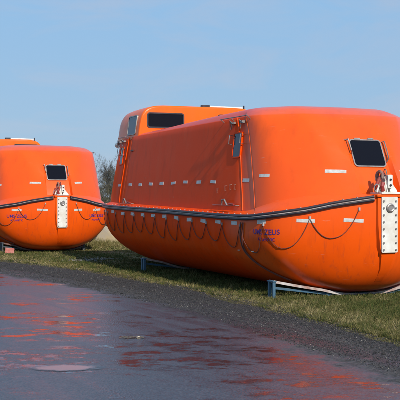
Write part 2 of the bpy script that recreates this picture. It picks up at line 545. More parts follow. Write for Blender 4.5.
    cl.tube([(.10, .12, 1.73), (.13, .11, 1.83), (.14, .09, 1.92)], .05, 8, radii=[.055, .045, .038])
    cl.build('hook_jaw', M['rust'], h_root)
    lv = MB(); lv.tube([(.04, .17, 1.74), (.02, .20, 1.84), (.06, .13, 1.93), (.1, .02, 2.04)], .03, 8)
    lv.tube([(-.01, .10, 1.745), (-.02, .12, 1.82), (.0, .09, 1.88)], .035, 8)
    lv.build('hook_lever', M['red'], h_root)
    sh = MB(); arc = [Vector((.0, .20+.055*math.cos(a), 1.79+.065*math.sin(a))) for a in [R(q) for q in range(0, 361, 20)]]
    sh.tube(arc, .009, 6); sh.build('shackle', M['steel'], h_root); sh = MB(); arc = [Vector((.05+.04*math.cos(a), .02, 2.05+.05*math.sin(a))) for a in [R(q) for q in range(0, 361, 24)]]
    sh.tube(arc, .0085, 6)
    sh.build('shackle', M['steel'], h_root)
    bk = MB(); bk.box((.02, .185, 1.78), (.05, .03, .13), Matrix.Rotation(.3, 3, 'X')); bk.box((.05, .10, 1.75), (.08, .09, .05))
    bk.build('hook_bracket', M['white'], h_root, bevel=.003)
    # ---- bow window
    l0, n0 = near('canopy', (.57, 0, 2.12)); l1, n1 = near('canopy', (.80, 0, 2.58))
    wl = (l0+l1)/2; y = (l1-l0).normalized(); x = Vector((0, -1, 0)); z = x.cross(y).normalized()
    if z.x > 0: z = -z
    fr = slab_mb(wl, x, y, z, .62, .52, .07, -.06, .022, hole=.022).build('window_frame', M['steel'], root, bevel=.002)
    slab_mb(wl, x, y, z, .585, .485, .06, -.06, .020).build('pane', M['glass'], fr)
    for dx in (-.14, .12):
        hg = MB(); hg.box(wl+x*dx+y*.268+z*.02, (.02, .11, .025), Matrix((z, x, y)).transposed())
        hg.build('hinge', M['steel'], fr)
    hr = MB()
    hr.tube([wl+x*-.335+y*.26+z*.01, wl+x*-.345+y*.24+z*.07, wl+x*-.33+y*.02+z*.07, wl+x*-.30+y*-.02+z*.01], .010, 6)
    hr.build('window_handrail', M['steel'], root); hr = MB()
    hr.tube([wl+x*.335+y*.22+z*.01, wl+x*.35+y*.20+z*.07, wl+x*.35+y*-.12+z*.07, wl+x*.33+y*-.16+z*.01], .010, 6)
    hr.build('window_handrail', M['steel'], root); hr = MB()
    hr.tube([wl+x*-.43+y*.27+z*-.03, wl+x*-.34+y*.23+z*.045], .0085, 6)
    hr.build('window_stay', M['steel'], root)
    # ---- wheelhouse
    hs = house_mb.build('wheelhouse', M['house'], root, angle=38)
    X = Vector((0, -1, 0)); Y = Vector((0, 0, 1)); Z = Vector((-1, 0, 0))
    for t in (.88, -.88):
        c = Vector((8.045, t, 3.43))
        f_ = slab_mb(c, X, Y, Z, .92, .36, .07, -.03, .020, hole=.03).build('window_frame', M['rubber'], hs)
        slab_mb(c, X, Y, Z, .88, .32, .05, -.03, .010).build('pane', M['glass'], f_)
    for sg in (1, -1):
        c, n_ = side_pt('house', 8.58, 3.33, sg)
        xx = Vector((-sg, 0, 0)); yy = (Vector((0, 0, 1))-n_*n_.z).normalized(); zz = n_
        f_ = slab_mb(c, xx, yy, zz, .62, .46, .05, -.05, .016, hole=.025).build('window_frame', M['steel'], hs)
        slab_mb(c, xx, yy, zz, .59, .43, .04, -.05, .008).build('pane', M['glass2'], f_)
    # gear on the wheelhouse roof
    g = MB(); g.tube([(8.5, -.35, 3.83), (8.5, -1.28, 3.82)], .028, 8); g.tube([(8.5, -.45, 3.78), (8.5, -.45, 3.85)], .02, 6); g.tube([(8.5, -1.2, 3.74), (8.5, -1.2, 3.84)], .02, 6)
    g.build('roof_rail', M['white'], hs)
    g = MB(); g.box((8.5, -.30, 3.835), (.12, .20, .06)); g.build('roof_light', M['rubber'], hs, bevel=.01)
    g = MB(); g.tube([(8.45, -1.3, 3.74), (8.45, -1.3, 3.88)], .018, 6); g.build('roof_post', M['rubber'], hs)
    # ---- flanks: hatch windows, rails, tapes, loops
    for sg in (1, -1):
        for (sc, zc, w, h) in ((2.36, 2.57, .34, .46), (9.10, 2.63, .30, .44)):
            c, n_ = side_pt('canopy', sc, zc, sg)
            xx = Vector((-sg, 0, 0)); yy = (Vector((0, 0, 1))-n_*n_.z).normalized(); xx = yy.cross(n_).normalized(); zz = n_
            f_ = slab_mb(c, xx, yy, zz, w, h, .05, -.05, .018, hole=.022).build('window_frame', M['orange'], root)
            slab_mb(c, xx, yy, zz, w-.03, h-.03, .04, -.05, .010).build('pane', M['glass2'], f_)
            # U shaped grab handles either side
            for dx in (-w/2-.06, w/2+.05):
                hd = MB(); q = c+xx*dx+yy*.08
                hd.tube([q+yy*.10, q+yy*.10+zz*.07, q-yy*.06+zz*.07, q-yy*.06], .0085, 6)
                hd.build('grab_handle', M['steel'], root)
        for s_ in (1.235, 1.665, 8.60, 8.86):
            pts = []
            for h, w, fr, bk in RINGS[0:8]:
                S = fr+(bk-fr)*s_/L-.17*max(0, 1-h/.85)*math.exp(-s_/.7)
                c, n_ = side_pt('canopy', S, zb(s_)+.02+(3.03-zb(s_))*h, sg); pts.append(c+n_*.004)
            sm_ = MB(); sm_.tube(pts, .007, 8); sm_.build('panel_seam', M['stem'], root)
        # roof edge rails
        for (sa, sb) in ((1.95, 3.05), (8.7, 9.9)):
            rl = MB(); pts = []
            for i in range(6):
                s = sa+(sb-sa)*i/5
                c, n_ = side_pt('canopy', s, 3.03, sg); pts.append(c+n_*.075+Vector((0, 0, .03)))
            rl.tube(pts, .009, 6)
            for i in (0, 3, 5):
                c, n_ = side_pt('canopy', sa+(sb-sa)*i/5, 3.0, sg); rl.tube([c-n_*.02, pts[i]], .0085, 6)
            rl.build('handrail', M['steel'], root)
            for s in (sa+.25, sa+.62):
                c, n_ = side_pt('canopy', s, 2.97, sg); ck = MB()
                ck.box(c+n_*.03, (.11, .09, .04)); ck.tube([c+n_*.06+Vector((-.07, 0, -.03)), c+n_*.10+Vector((0, 0, .03)), c+n_*.06+Vector((.08, 0, -.06))], .009, 6)
                ck.tube([c+n_*.05, c+n_*.07+Vector((.02, 0, -.12))], .010, 6)
                ck.build('hatch_latch', M['steel'], root)
        # vent slot
        c, n_ = side_pt('canopy', 8.3, 2.73, sg)
        v_ = MB(); v_.box(c, (.17, .05, .035)); v_.build('vent_slot', M['rubber'], root)
        # fittings on the deck edge near the forward hatch
        for s0 in (2.2, 7.9):
            c, n_ = side_pt('canopy', s0+.3, 1.50, sg)
            e = MB(); e.tube([c+n_*.05+Vector((-.45, 0, 0)), c+n_*.06+Vector((.55, 0, .0))], .0085, 6)
            for ds in (-.45, 0, .55): e.tube([c+Vector((ds, 0, 0))-n_*.02, c+n_*.055+Vector((ds, 0, 0))], .0085, 6)
            e.tube([c+n_*.06+Vector((-.10, 0, 0)), c+n_*.09+Vector((-.05, 0, .10)), c+n_*.07+Vector((.1, 0, .09)), c+n_*.06+Vector((.14, 0, 0))], .015, 6)
            e.build('step_rail', M['steel'], root)
            e = MB(); e.tube([c+n_*.07+Vector((-.42, 0, .012)), c+n_*.07+Vector((-.18, 0, .03))], .016, 6); e.build('release_lever', M['red'], root)
        # small lugs between hatch and deck
        for (s_, z_) in ((2.62, 1.80), (2.42, 1.82), (2.25, 1.82), (2.95, 1.76)):
            c, n_ = side_pt('canopy', s_, z_, sg)
            lg = MB(); lg.tube([c-n_*.01+Vector((0, 0, -.04)), c+n_*.03+Vector((0, 0, -.04)), c+n_*.03+Vector((0, 0, .05)), c-n_*.01+Vector((0, 0, .05))], .006, 6)
            lg.build('foothold_lug', M['rust'], root)
        # reflective tape
        for s in TAPE_S:
            c, n_ = side_pt('canopy', s, 1.94, sg)
            patch_mb('canopy', c, n_, .24, .06).build('reflective_tape', M['tape'], root)
        for s in [8.95+.75]+TAPE_S[:-1]+[2.56, 1.90]:
            z_ = zf(s)-.115
            c, n_ = side_pt('hull', s, z_, sg)
            patch_mb('hull', c, n_, .24, .065).build('reflective_tape', M['tape'], root)
        for p, w in (((1.35, 1.55, 2.00), .26), ((.62, .60, 2.03), .34)):
            c, n_ = near('canopy', (p[0], p[1]*sg, p[2])); patch_mb('canopy', c, n_, w, .055).build('reflective_tape', M['tape'], root)
        for p, w in (((1.05, 1.70, 1.25), .22), ((.55, 1.20, 1.27), .32), ((.25, .50, 1.28), .32)):
            c, n_ = near('hull', (p[0], p[1]*sg, p[2])); patch_mb('hull', c, n_, w, .06).build('reflective_tape', M['tape'], root)
        # grab line loops, one rope
        gl = MB()
        knots = [arc_of_s(.16)-.02]
        knots = [arc_of_s(.22)-.26]
        while knots[-1] < ARC[-1]-1.2: knots.append(knots[-1]+(.80 if len(knots) < 3 else .70))
        pts = []
        for a_, b_ in zip(knots, knots[1:]):
            dep = .37+.06*math.sin(a_*7.3)+.03*math.sin(a_*17)
            for i in range(12):
                f = i/12; dd = a_+(b_-a_)*f
                q = gw_at(dd); sag = dep*(1-abs(2*f-1)**2.3)
                zz_ = q.z-.15-sag
                l, n_ = near('hull', (q.x, q.y*sg, zz_))
                l2, n2 = near('hull', (l.x, l.y, zz_))
                pts.append(l2+n2*.016)
        gl.tube(pts, .0068, 6)
        gl.build('grab_line', M['rope'], root)
        for d in knots:
            q = gw_at(d); l, n_ = near('hull', (q.x, q.y*sg, q.z-.14)); clip = MB(); clip.box(l+n_*.01, (.03, .03, .05)); clip.build('rope_clip', M['strip'], root, smooth=False)
        # painter: two ropes from the fender to a clamp, then down to the cradle
        for dx in (0, .08):
            ctl = [(1.55+dx, 1.22), (1.58+dx, 1.0), (1.62+dx*.6, .80), (1.55+dx*.4, .62), (1.35+dx*.3, .42), (1.10+dx*.4, .27)]
            xs = pchip(range(6), [c[0] for c in ctl]); zs = pchip(range(6), [c[1] for c in ctl])
            pp = []
            for i in range(26):
                u = i/5; l, n_ = side_pt('hull', xs(u), zs(u), sg); pp.append(l+n_*.02)
            t_ = MB(); t_.tube(pp, .0115, 6); t_.build('painter_rope', M['ropepale'] if dx else M['rope'], root)
        c1, n_ = side_pt('hull', 1.62, .74, sg)
        for ds in (-.24, .22):
            c2, n2 = side_pt('hull', 1.62+ds, .74, sg)
            e = MB(); e.tube([c2+n2*.005, c2+n2*.03+Vector((.03, 0, .01)), c2+n2*.005+Vector((.07, 0, -.005))], .0085, 6); e.build('rope_cleat', M['white'], root)
        # search lamp at the after corner
        c, n_ = side_pt('canopy', 9.72, 2.98, sg)
        lm = MB(); lm.tube([c+n_*.05+Vector((.0, 0, -.06)), c+n_*.05+Vector((.16, 0, -.06))], .065, 10); lm.tube([c, c+n_*.1+Vector((.05, 0, -.04))], .018, 6)
        lm.build('deck_lamp', M['white'], root)
    return root

def copy_tree(o, parent=None):
    c = o.copy(); COL.objects.link(c)
    if parent: c.parent = parent
    for ch in list(o.children): copy_tree(ch, c)
    return c

def letter(root, p, zs):
    for sg in (1, -1):
        for body, size, zc in (('UMS ZEUS', .125, zs), ('ATLANTIC', .075, zs-.12)):
            me = text_mesh(body, size)
            tb = bmesh.new(); tb.from_mesh(me); bmesh.ops.triangulate(tb, faces=tb.faces[:])
            for _ in range(3):
                lg_ = [e for e in tb.edges if e.calc_length() > .022]
                if lg_: bmesh.ops.subdivide_edges(tb, edges=lg_, cuts=1); bmesh.ops.triangulate(tb, faces=tb.faces[:])
            tb.to_mesh(me); tb.free()
            c, n_ = near('hull', (p[0], p[1]*sg, zc))
            x_, y_, z_ = frame_at(c, n_)
            ob = bpy.data.objects.new('lettering', me); COL.objects.link(ob); ob.parent = root
            for v in me.vertices:
                l, n2 = near('hull', c+x_*v.co.x*1.08+y_*v.co.y); v.co = l+n2*.006
            me.materials.clear(); me.materials.append(M['letters'])
boat1 = build_boat()
U = R(112); U2 = R(113.5)
P1 = Vector((3.03, 16.13, 0)); P2 = Vector((-4.06, 29.4, 0))
boat2 = copy_tree(boat1)
letter(boat1, (.98, 1.70), 1.075); letter(boat2, (.55, 1.20), 1.09)
boat1.location = P1; boat1.rotation_euler.z = U
boat2.location = P2; boat2.rotation_euler.z = U2
tag(boat1, 'nearer orange enclosed lifeboat, whole dull red flank in view, on blue steel cradles', 'lifeboat', 'enclosed orange lifeboats parked on the grass')
tag(boat2, 'farther orange enclosed lifeboat seen almost bow on at the left edge', 'lifeboat', 'enclosed orange lifeboats parked on the grass')

# ------------------------------------------------------------------ cradles
def make_cradle(s0, tp=1.66, ts=1.66, name='boat_cradle'):
    r = empty(name, (0, 0, 0))
    sad = MB(); rows = []
    K = 26
    for i in range(K+1):
        t = -ts+(tp+ts)*i/K
        zc = .03+.255*(abs(t)/(tp if t > 0 else ts))**1.35
        # ride just under the hull skin
        l = BV['hull'].ray_cast(Vector((s0, t, -1)), Vector((0, 0, 1)))[0]
        if l is not None: zc = min(zc, l.z-.030)
        zc = max(zc, .0)
        w = .085
        rows.append([(s0-w, t, zc-.03), (s0+w, t, zc-.03), (s0+w, t, zc+.012), (s0-w, t, zc+.012)])
    b0 = sad.quad_grid(rows, closed=True); sad.f.append((b0, b0+1, b0+2, b0+3)); e = b0+K*4; sad.f.append((e+3, e+2, e+1, e))
    sad.build('saddle', M['saddle'], r, angle=30)
    for sg, tw in ((1, tp), (-1, ts)):
        for ds in (-.075, .075):
            p = MB(); p.bar((s0+ds, tw*sg, -.01), (s0+ds, tw*sg, .27), .045, .05, up=(1, 0, 0)); p.build('post', M['blue'], r, bevel=.004)
        p = MB(); p.bar((s0, (tw-.04)*sg, .165), (s0, .62*sg, .035), .035, .04); p.build('brace', M['blue'], r, bevel=.003)
        p = MB(); p.bar((s0-.11, tw*sg, .279), (s0+.11, tw*sg, .279), .07, .018); p.build('cap_plate', M['blue'], r)
        p = MB(); p.bar((s0, .62*sg, .0), (s0, .62*sg, .10), .09, .07, up=(1, 0, 0)); p.build('post', M['blue'], r, bevel=.004)
    b_ = MB(); b_.bar((s0, -.6, .02), (s0, .6, .02), .08, .035); b_.build('cross_beam', M['blue'], r)
    return r
labs = {(0, .86): 'blue steel cradle with pale curved saddle under the bow of the nearer lifeboat',
        (0, 7.35): 'blue steel cradle in deep shade under the stern of the nearer lifeboat',
        (1, .86): 'blue steel cradle beside a red brick under the farther lifeboat',
        (1, 7.35): 'blue steel cradle under the hidden stern of the farther lifeboat'}
M['saddle_shaded'] = plain('shade darkened cradle pad', (.13, .12, .12), .8, dirtcol=(.16, .07, .05), scale=7)  # farther cradles: pad colour darkened to stand in for hull shade
M['blue_shaded'] = plain('shade darkened blue steel', (.03, .07, .10), .7, dirtcol=(.07, .05, .045), scale=9)  # steel of the same cradles, shade painted into its colour
for s0 in (.86, 7.35):
    c = make_cradle(s0)
    c2 = make_cradle(s0 if s0 > 2 else 1.25, 1.50, 1.02)
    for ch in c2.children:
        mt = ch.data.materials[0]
        ch.data.materials[0] = M['saddle_shaded'] if mt == M['saddle'] else M['blue_shaded']
    for k, (o, P, a) in enumerate(((c, P1, U), (c2, P2, U2))):
        o.location = P; o.rotation_euler.z = a
        tag(o, labs[(k, s0)], 'boat cradle', 'blue steel cradles carrying the lifeboats')

def img2ground(px, py):
    Y = EYE*1000/(py-197); return Vector(((px-200)/1000*Y, Y, 0))

# ------------------------------------------------------------------ ground
GE = [(-60, 125), (-16, 45.6), (-5.2, 25.8), (-2.2, 21.6), (0, 17.3), (1.36, 13.6), (2.3, 11.2), (5.5, 4.5), (12, -8), (24, -30)]    # grass edge
RE = [(-66, 122), (-17.6, 43), (-4.6, 21.8), (-2.4, 18.6), (-.1, 14.2), (1.02, 11.1), (1.80, 9.3), (4.3, 3.0), (10, -9), (21, -31)]   # tarmac edge
def edge_x(E, y):
    for (x0, y0), (x1, y1) in zip(E, E[1:]):
        if y1 <= y <= y0: return x0+(x1-x0)*(y0-y)/(y0-y1)
    return E[-1][0]
# grass / soil base sheet
m, nt, b = newmat('rough grass ground')
v = mapping(nt, src='Object')
n1 = noise(nt, v, .45, 6, .65); n2 = noise(nt, v, 9, 6, .7)
c = mix(nt, ramp(nt, n1, .38, .62), (.050, .062, .016, 1), (.115, .085, .040, 1))
c = mix(nt, math_(nt, 'MULTIPLY', ramp(nt, n2, .45, .7), .6), c, (.16, .12, .06, 1))
c = mix(nt, math_(nt, 'MULTIPLY', ramp(nt, noise(nt, v, 2.2, 5), .6, .75), .5), c, (.05, .042, .032, 1))
nt.links.new(c, b.inputs['Base Color']); b.inputs['Roughness'].default_value = .95; b.inputs['Specular IOR Level'].default_value = .15
bump(nt, b, n2, .8, .04); M['ground'] = m
g = MB()
gx = [-2500, -400, -120, -40, -15, 0, 15, 40, 120, 400, 2500]; gy = [-400, -40, 0, 15, 30, 45, 70, 120, 400, 1200, 4000]
g.quad_grid([[(x, y, 0) for x in gx] for y in gy])
gr = g.build('ground', M['ground'], None, smooth=False); tag(gr, 'rough grassy ground under and behind the lifeboats', kind='structure')

# gravel verge
m, nt, b = newmat('dark gravel verge')
v = mapping(nt)
vor = N(nt, 'ShaderNodeTexVoronoi'); vor.inputs['Scale'].default_value = 38; nt.links.new(v, vor.inputs['Vector'])
cc = ramp(nt, vor.outputs['Color'], .0, 1.0, (.016, .015, .014, 1), (.095, .084, .076, 1))
cc = mix(nt, ramp(nt, noise(nt, v, .9, 5), .35, .7), cc, (.055, .048, .046, 1))
spk = N(nt, 'ShaderNodeTexVoronoi'); spk.inputs['Scale'].default_value = 24; nt.links.new(v, spk.inputs['Vector'])
nt.links.new(cc, b.inputs['Base Color']); b.inputs['Roughness'].default_value = .85; b.inputs['Specular IOR Level'].default_value = .2
bump(nt, b, vor.outputs['Distance'], .9, .02); M['gravel'] = m
def strip(E1, E2, z, name, mat, jit=.12, seed=3, step=.25, fade=None):
    r_ = random.Random(seed)
    ys = []; y = 110.0
    while y > -28: ys.append(y); y -= step if y < 40 else 3
    rows = []; att = []
    for y in ys:
        x1 = edge_x(E1, y)+(r_.random()-.5)*2*jit+jit*1.5*math.sin(y*1.3+seed)
        x0 = edge_x(E2, y)+((r_.random()-.5)*2*jit+jit*math.sin(y*.9) if E2 is not E_FAR else 0)
        if fade:
            xs = [x1-11, x1-9, x1-6, x1-3*fade, x1-2*fade, x1-fade, x1]; att += [1, 0, 0, 0, .15, .6, 1]
        else: xs = [x0+(x1-x0)*k/6 for k in range(7)]
        rows.append([(x, y, z) for x in xs])
    me = bpy.data.meshes.new(name)
    V = [p for r in rows for p in r]; n = 7
    F = [(i*n+j, (i+1)*n+j, (i+1)*n+j+1, i*n+j+1) for i in range(len(rows)-1) for j in range(n-1)]
    me.from_pydata(V, [], F); me.update(); me.materials.append(mat)
    if fade:
        a = me.attributes.new('edge', 'FLOAT', 'POINT'); a.data.foreach_set('value', att)
    o = bpy.data.objects.new(name, me); COL.objects.link(o); return o
E_FAR = [(-400, 125), (-400, -31)]
sv_ = strip(GE, [(x-1.6, y) for x, y in RE], .004, 'gravel_verge', M['gravel'], .10, 3)
tag(sv_, 'dark gravel verge between the wet tarmac and the grass', kind='structure')

# wet tarmac
m, nt, b = newmat('wet tarmac')
v = mapping(nt)
ang = R(28)
v2 = mapping(nt, (.7, 1.1, 1), (0, 0, .3))
grain = N(nt, 'ShaderNodeTexVoronoi'); grain.inputs['Scale'].default_value = 48; nt.links.new(v, grain.inputs['Vector'])
base = ramp(nt, grain.outputs['Color'], 0, 1, (.012, .012, .017, 1), (.055, .052, .062, 1))
base = mix(nt, math_(nt, 'MULTIPLY', ramp(nt, noise(nt, v, .5, 6, .6), .4, .7), .5), base, (.030, .029, .031, 1))
agg = N(nt, 'ShaderNodeTexVoronoi'); agg.inputs['Scale'].default_value = 60; nt.links.new(v, agg.inputs['Vector'])
asep = N(nt, 'ShaderNodeSeparateColor'); nt.links.new(agg.outputs['Color'], asep.inputs[0])
base = mix(nt, math_(nt, 'MULTIPLY', ramp(nt, asep.outputs[0], .86, .93), .35), base, (.09, .085, .085, 1))
wet = ramp(nt, noise(nt, v2, .60, 8, .66, .3), .45, .53)        # water film
wet2 = ramp(nt, noise(nt, v2, 2.8, 9, .74), .475, .545)
ea = N(nt, 'ShaderNodeAttribute', attribute_name='edge')
en = math_(nt, 'ADD', math_(nt, 'MULTIPLY', ea.outputs['Fac'], 1.0), math_(nt, 'MULTIPLY_ADD', noise(nt, v, 2.5, 7, .7), 1.6, -.80))
dry = ramp(nt, en, .25, .55)
wetm = math_(nt, 'MULTIPLY', math_(nt, 'MULTIPLY', wet, wet2), math_(nt, 'SUBTRACT', 1.0, dry))
rough = math_(nt, 'MULTIPLY_ADD', wetm, -.32, .40)
base = mix(nt, math_(nt, 'MULTIPLY', wetm, .5), base, (.018, .016, .020, 1))
gvor = N(nt, 'ShaderNodeTexVoronoi'); gvor.inputs['Scale'].default_value = 38; nt.links.new(v, gvor.inputs['Vector'])
base = mix(nt, dry, base, ramp(nt, gvor.outputs['Color'], 0, 1, (.016, .015, .014, 1), (.095, .084, .076, 1)))
rough = math_(nt, 'MULTIPLY_ADD', dry, .35, rough)
nt.links.new(base, b.inputs['Base Color']); nt.links.new(rough, b.inputs['Roughness'])
b.inputs['IOR'].default_value = 1.6
nt.links.new(math_(nt, 'MULTIPLY_ADD', dry, -.8, 1.0), b.inputs['Specular IOR Level'])
m1 = mapping(nt, (1, 1, 1), (0, 0, R(-28))); m2 = N(nt, 'ShaderNodeMapping'); m2.inputs['Scale'].default_value = (1.5, .10, 1); nt.links.new(m1, m2.inputs[0])
trk = ramp(nt, noise(nt, m2.outputs[0], 1.3, 5, .6), .48, .62)
base = mix(nt, math_(nt, 'MULTIPLY', trk, .55), base, (.020, .019, .024, 1))
nt.links.new(base, b.inputs['Base Color'])
nt.links.new(math_(nt, 'MULTIPLY_ADD', math_(nt, 'MULTIPLY', trk, rough), -.35, rough), b.inputs['Roughness'])
h = math_(nt, 'ADD', math_(nt, 'MULTIPLY', grain.outputs['Distance'], math_(nt, 'MULTIPLY_ADD', wetm, -.92, 1.0)), math_(nt, 'MULTIPLY', noise(nt, v, 5, 5), .10))
bump(nt, b, h, .50, .007)
M['road'] = m
rd = strip([(x+.75, y) for x, y in RE], E_FAR, .008, 'road', M['road'], .08, 5, fade=.55)
tag(rd, 'wet tarmac road reflecting the orange boats', kind='structure')

# puddle
def blob(cx, cy, rx, ry, z, name, mat, seed):
    r_ = random.Random(seed); mb = MB(); n = 48
    ph = [r_.random()*6.28 for _ in range(5)]
    ring = []
    for k in range(n):
        a = 2*math.pi*k/n
        q = 1+.10*math.sin(2*a+ph[0])+.08*math.sin(3*a+ph[1])+.06*math.sin(5*a+ph[2])+.04*math.sin(9*a+ph[3])
        ring.append((cx+rx*q*math.cos(a), cy+ry*q*math.sin(a), z))
    b0 = len(mb.v); mb.v.extend(ring); mb.v.append((cx, cy, z))
    for k in range(n): mb.f.append((b0+k, b0+(k+1) % n, b0+n))
    return mb.build(name, mat, None, smooth=False)
m, nt, b = newmat('puddle water')
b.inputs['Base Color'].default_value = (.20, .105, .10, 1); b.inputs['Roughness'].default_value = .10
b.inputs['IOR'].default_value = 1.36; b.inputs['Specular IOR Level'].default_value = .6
v = mapping(nt); bump(nt, b, noise(nt, v, 3, 2), .03, .01)
M['puddle'] = m
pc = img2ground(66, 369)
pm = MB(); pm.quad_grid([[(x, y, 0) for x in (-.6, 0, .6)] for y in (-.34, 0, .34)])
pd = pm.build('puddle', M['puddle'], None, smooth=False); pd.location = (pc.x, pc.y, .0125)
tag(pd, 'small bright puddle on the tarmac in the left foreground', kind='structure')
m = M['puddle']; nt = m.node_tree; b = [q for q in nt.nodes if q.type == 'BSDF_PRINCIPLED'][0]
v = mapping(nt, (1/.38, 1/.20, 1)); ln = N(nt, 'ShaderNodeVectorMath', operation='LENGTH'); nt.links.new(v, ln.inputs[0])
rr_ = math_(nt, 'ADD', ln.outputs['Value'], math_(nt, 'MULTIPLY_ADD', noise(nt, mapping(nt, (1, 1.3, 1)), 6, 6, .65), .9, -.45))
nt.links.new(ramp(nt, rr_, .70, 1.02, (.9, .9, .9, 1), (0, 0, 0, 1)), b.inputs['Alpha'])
nt.links.new(mix(nt, ramp(nt, rr_, .55, .85), (.34, .13, .10, 1), (.02, .016, .016, 1)), b.inputs['Base Color'])  # pink middle paints in the reflection of orange boat and sky

# gravel stones: one mass
def numpy_mesh(name, verts, faces, mat, nv, attr=None):
    me = bpy.data.meshes.new(name)
    me.vertices.add(len(verts)); me.vertices.foreach_set('co', verts.astype(np.float32).ravel())
    F = faces.shape[0]; k = faces.shape[1]
    me.loops.add(F*k); me.loops.foreach_set('vertex_index', faces.astype(np.int32).ravel())
    me.polygons.add(F); me.polygons.foreach_set('loop_start', np.arange(0, F*k, k, dtype=np.int32))
    me.polygons.foreach_set('loop_total', np.full(F, k, dtype=np.int32))
    if attr is not None:
        a = me.attributes.new('tint', 'FLOAT', 'POINT'); a.data.foreach_set('value', attr.astype(np.float32))
    me.update(calc_edges=True); me.validate()
    me.materials.append(mat)
    o = bpy.data.objects.new(name, me); COL.objects.link(o); return o
def tintmat(name, stops, rough=.9, trans=0):
    m, nt, b = newmat(name)
    at = N(nt, 'ShaderNodeAttribute', attribute_name='tint')
    r_ = N(nt, 'ShaderNodeValToRGB'); e = r_.color_ramp.elements
    e[0].position = stops[0][0]; e[0].color = stops[0][1]; e[1].position = stops[-1][0]; e[1].color = stops[-1][1]
    for p, c in stops[1:-1]:
        q = e.new(p); q.color = c
    nt.links.new(at.outputs['Fac'], r_.inputs[0]); nt.links.new(r_.outputs[0], b.inputs['Base Color'])
    b.inputs['Roughness'].default_value = rough; b.inputs['Specular IOR Level'].default_value = .2
    return m
def stones(n, name, mat):
    ys = 6+ (rng.random(n)**1.25)*26
    fr = rng.random(n)
    gx_ = np.array([edge_x(GE, y) for y in ys]); rx_ = np.array([edge_x(RE, y) for y in ys])
    w = gx_-rx_
    xs = rx_+.0+(fr**.85)*(w+.35)
    keep = (np.abs(xs/ys) < .25)
    xs, ys = xs[keep], ys[keep]; n = len(xs)
    sz = .0030+.008*rng.random(n)**4
    big = rng.random(n) < .004; sz[big] *= 2.6
    oct_ = np.array([(1,0,0),(0,1,0),(-1,0,0),(0,-1,0),(0,0,1),(0,0,-.3)], float)
    fc = np.array([(0,1,4),(1,2,4),(2,3,4),(3,0,4),(1,0,5),(2,1,5),(3,2,5),(0,3,5)])
    a = rng.random(n)*6.28
    J = 1+(rng.random((n, 6, 3))-.5)*.7
    V = oct_[None]*J*sz[:, None, None]
    V[:, :, 2] *= .7
    ca, sa = np.cos(a)[:, None], np.sin(a)[:, None]
    x = V[:, :, 0]*ca-V[:, :, 1]*sa; y = V[:, :, 0]*sa+V[:, :, 1]*ca
    V = np.stack([x+xs[:, None], y+ys[:, None], V[:, :, 2]+.009], -1).reshape(-1, 3)
    Fc = (fc[None]+(np.arange(n)*6)[:, None, None]).reshape(-1, 3)
    t = rng.random(n)**1.6
    return numpy_mesh(name, V, Fc, mat, 6, np.repeat(t, 6))
M['stone'] = tintmat('gravel stones', [(0, (.018, .017, .018, 1)), (.6, (.055, .050, .046, 1)), (.94, (.12, .108, .098, 1)), (1, (.32, .29, .25, 1))], .8)
st_ = stones(95000, 'gravel', M['stone']); tag(st_, 'loose grey and white gravel along the edge of the tarmac', 'gravel', kind='stuff')

def pale_patch(n):
    c = img2ground(90, 260.5); r = rng.normal(0, 1, (n, 2))
    xs = c.x+r[:, 0]*.28+.25*np.sin(r[:, 1]*2); ys = c.y+r[:, 1]*.42; sz = .008+.020*rng.random(n)**2
    oct_ = np.array([(1,0,0),(0,1,0),(-1,0,0),(0,-1,0),(0,0,1),(0,0,-.3)], float)
    fc = np.array([(0,1,4),(1,2,4),(2,3,4),(3,0,4),(1,0,5),(2,1,5),(3,2,5),(0,3,5)])
    V = oct_[None]*(1+(rng.random((n, 6, 3))-.5)*.7)*sz[:, None, None]
    V = V+np.stack([xs, ys, np.full(n, .02)], -1)[:, None, :]
    return numpy_mesh('pale_gravel', V.reshape(-1, 3), (fc[None]+(np.arange(n)*6)[:, None, None]).reshape(-1, 3), M['stone'], 6, np.repeat(.9+.1*rng.random(n), 6))
pg = pale_patch(330); tag(pg, 'patch of pale crushed stone in the grass in front of the left boat', 'pale gravel', kind='stuff')
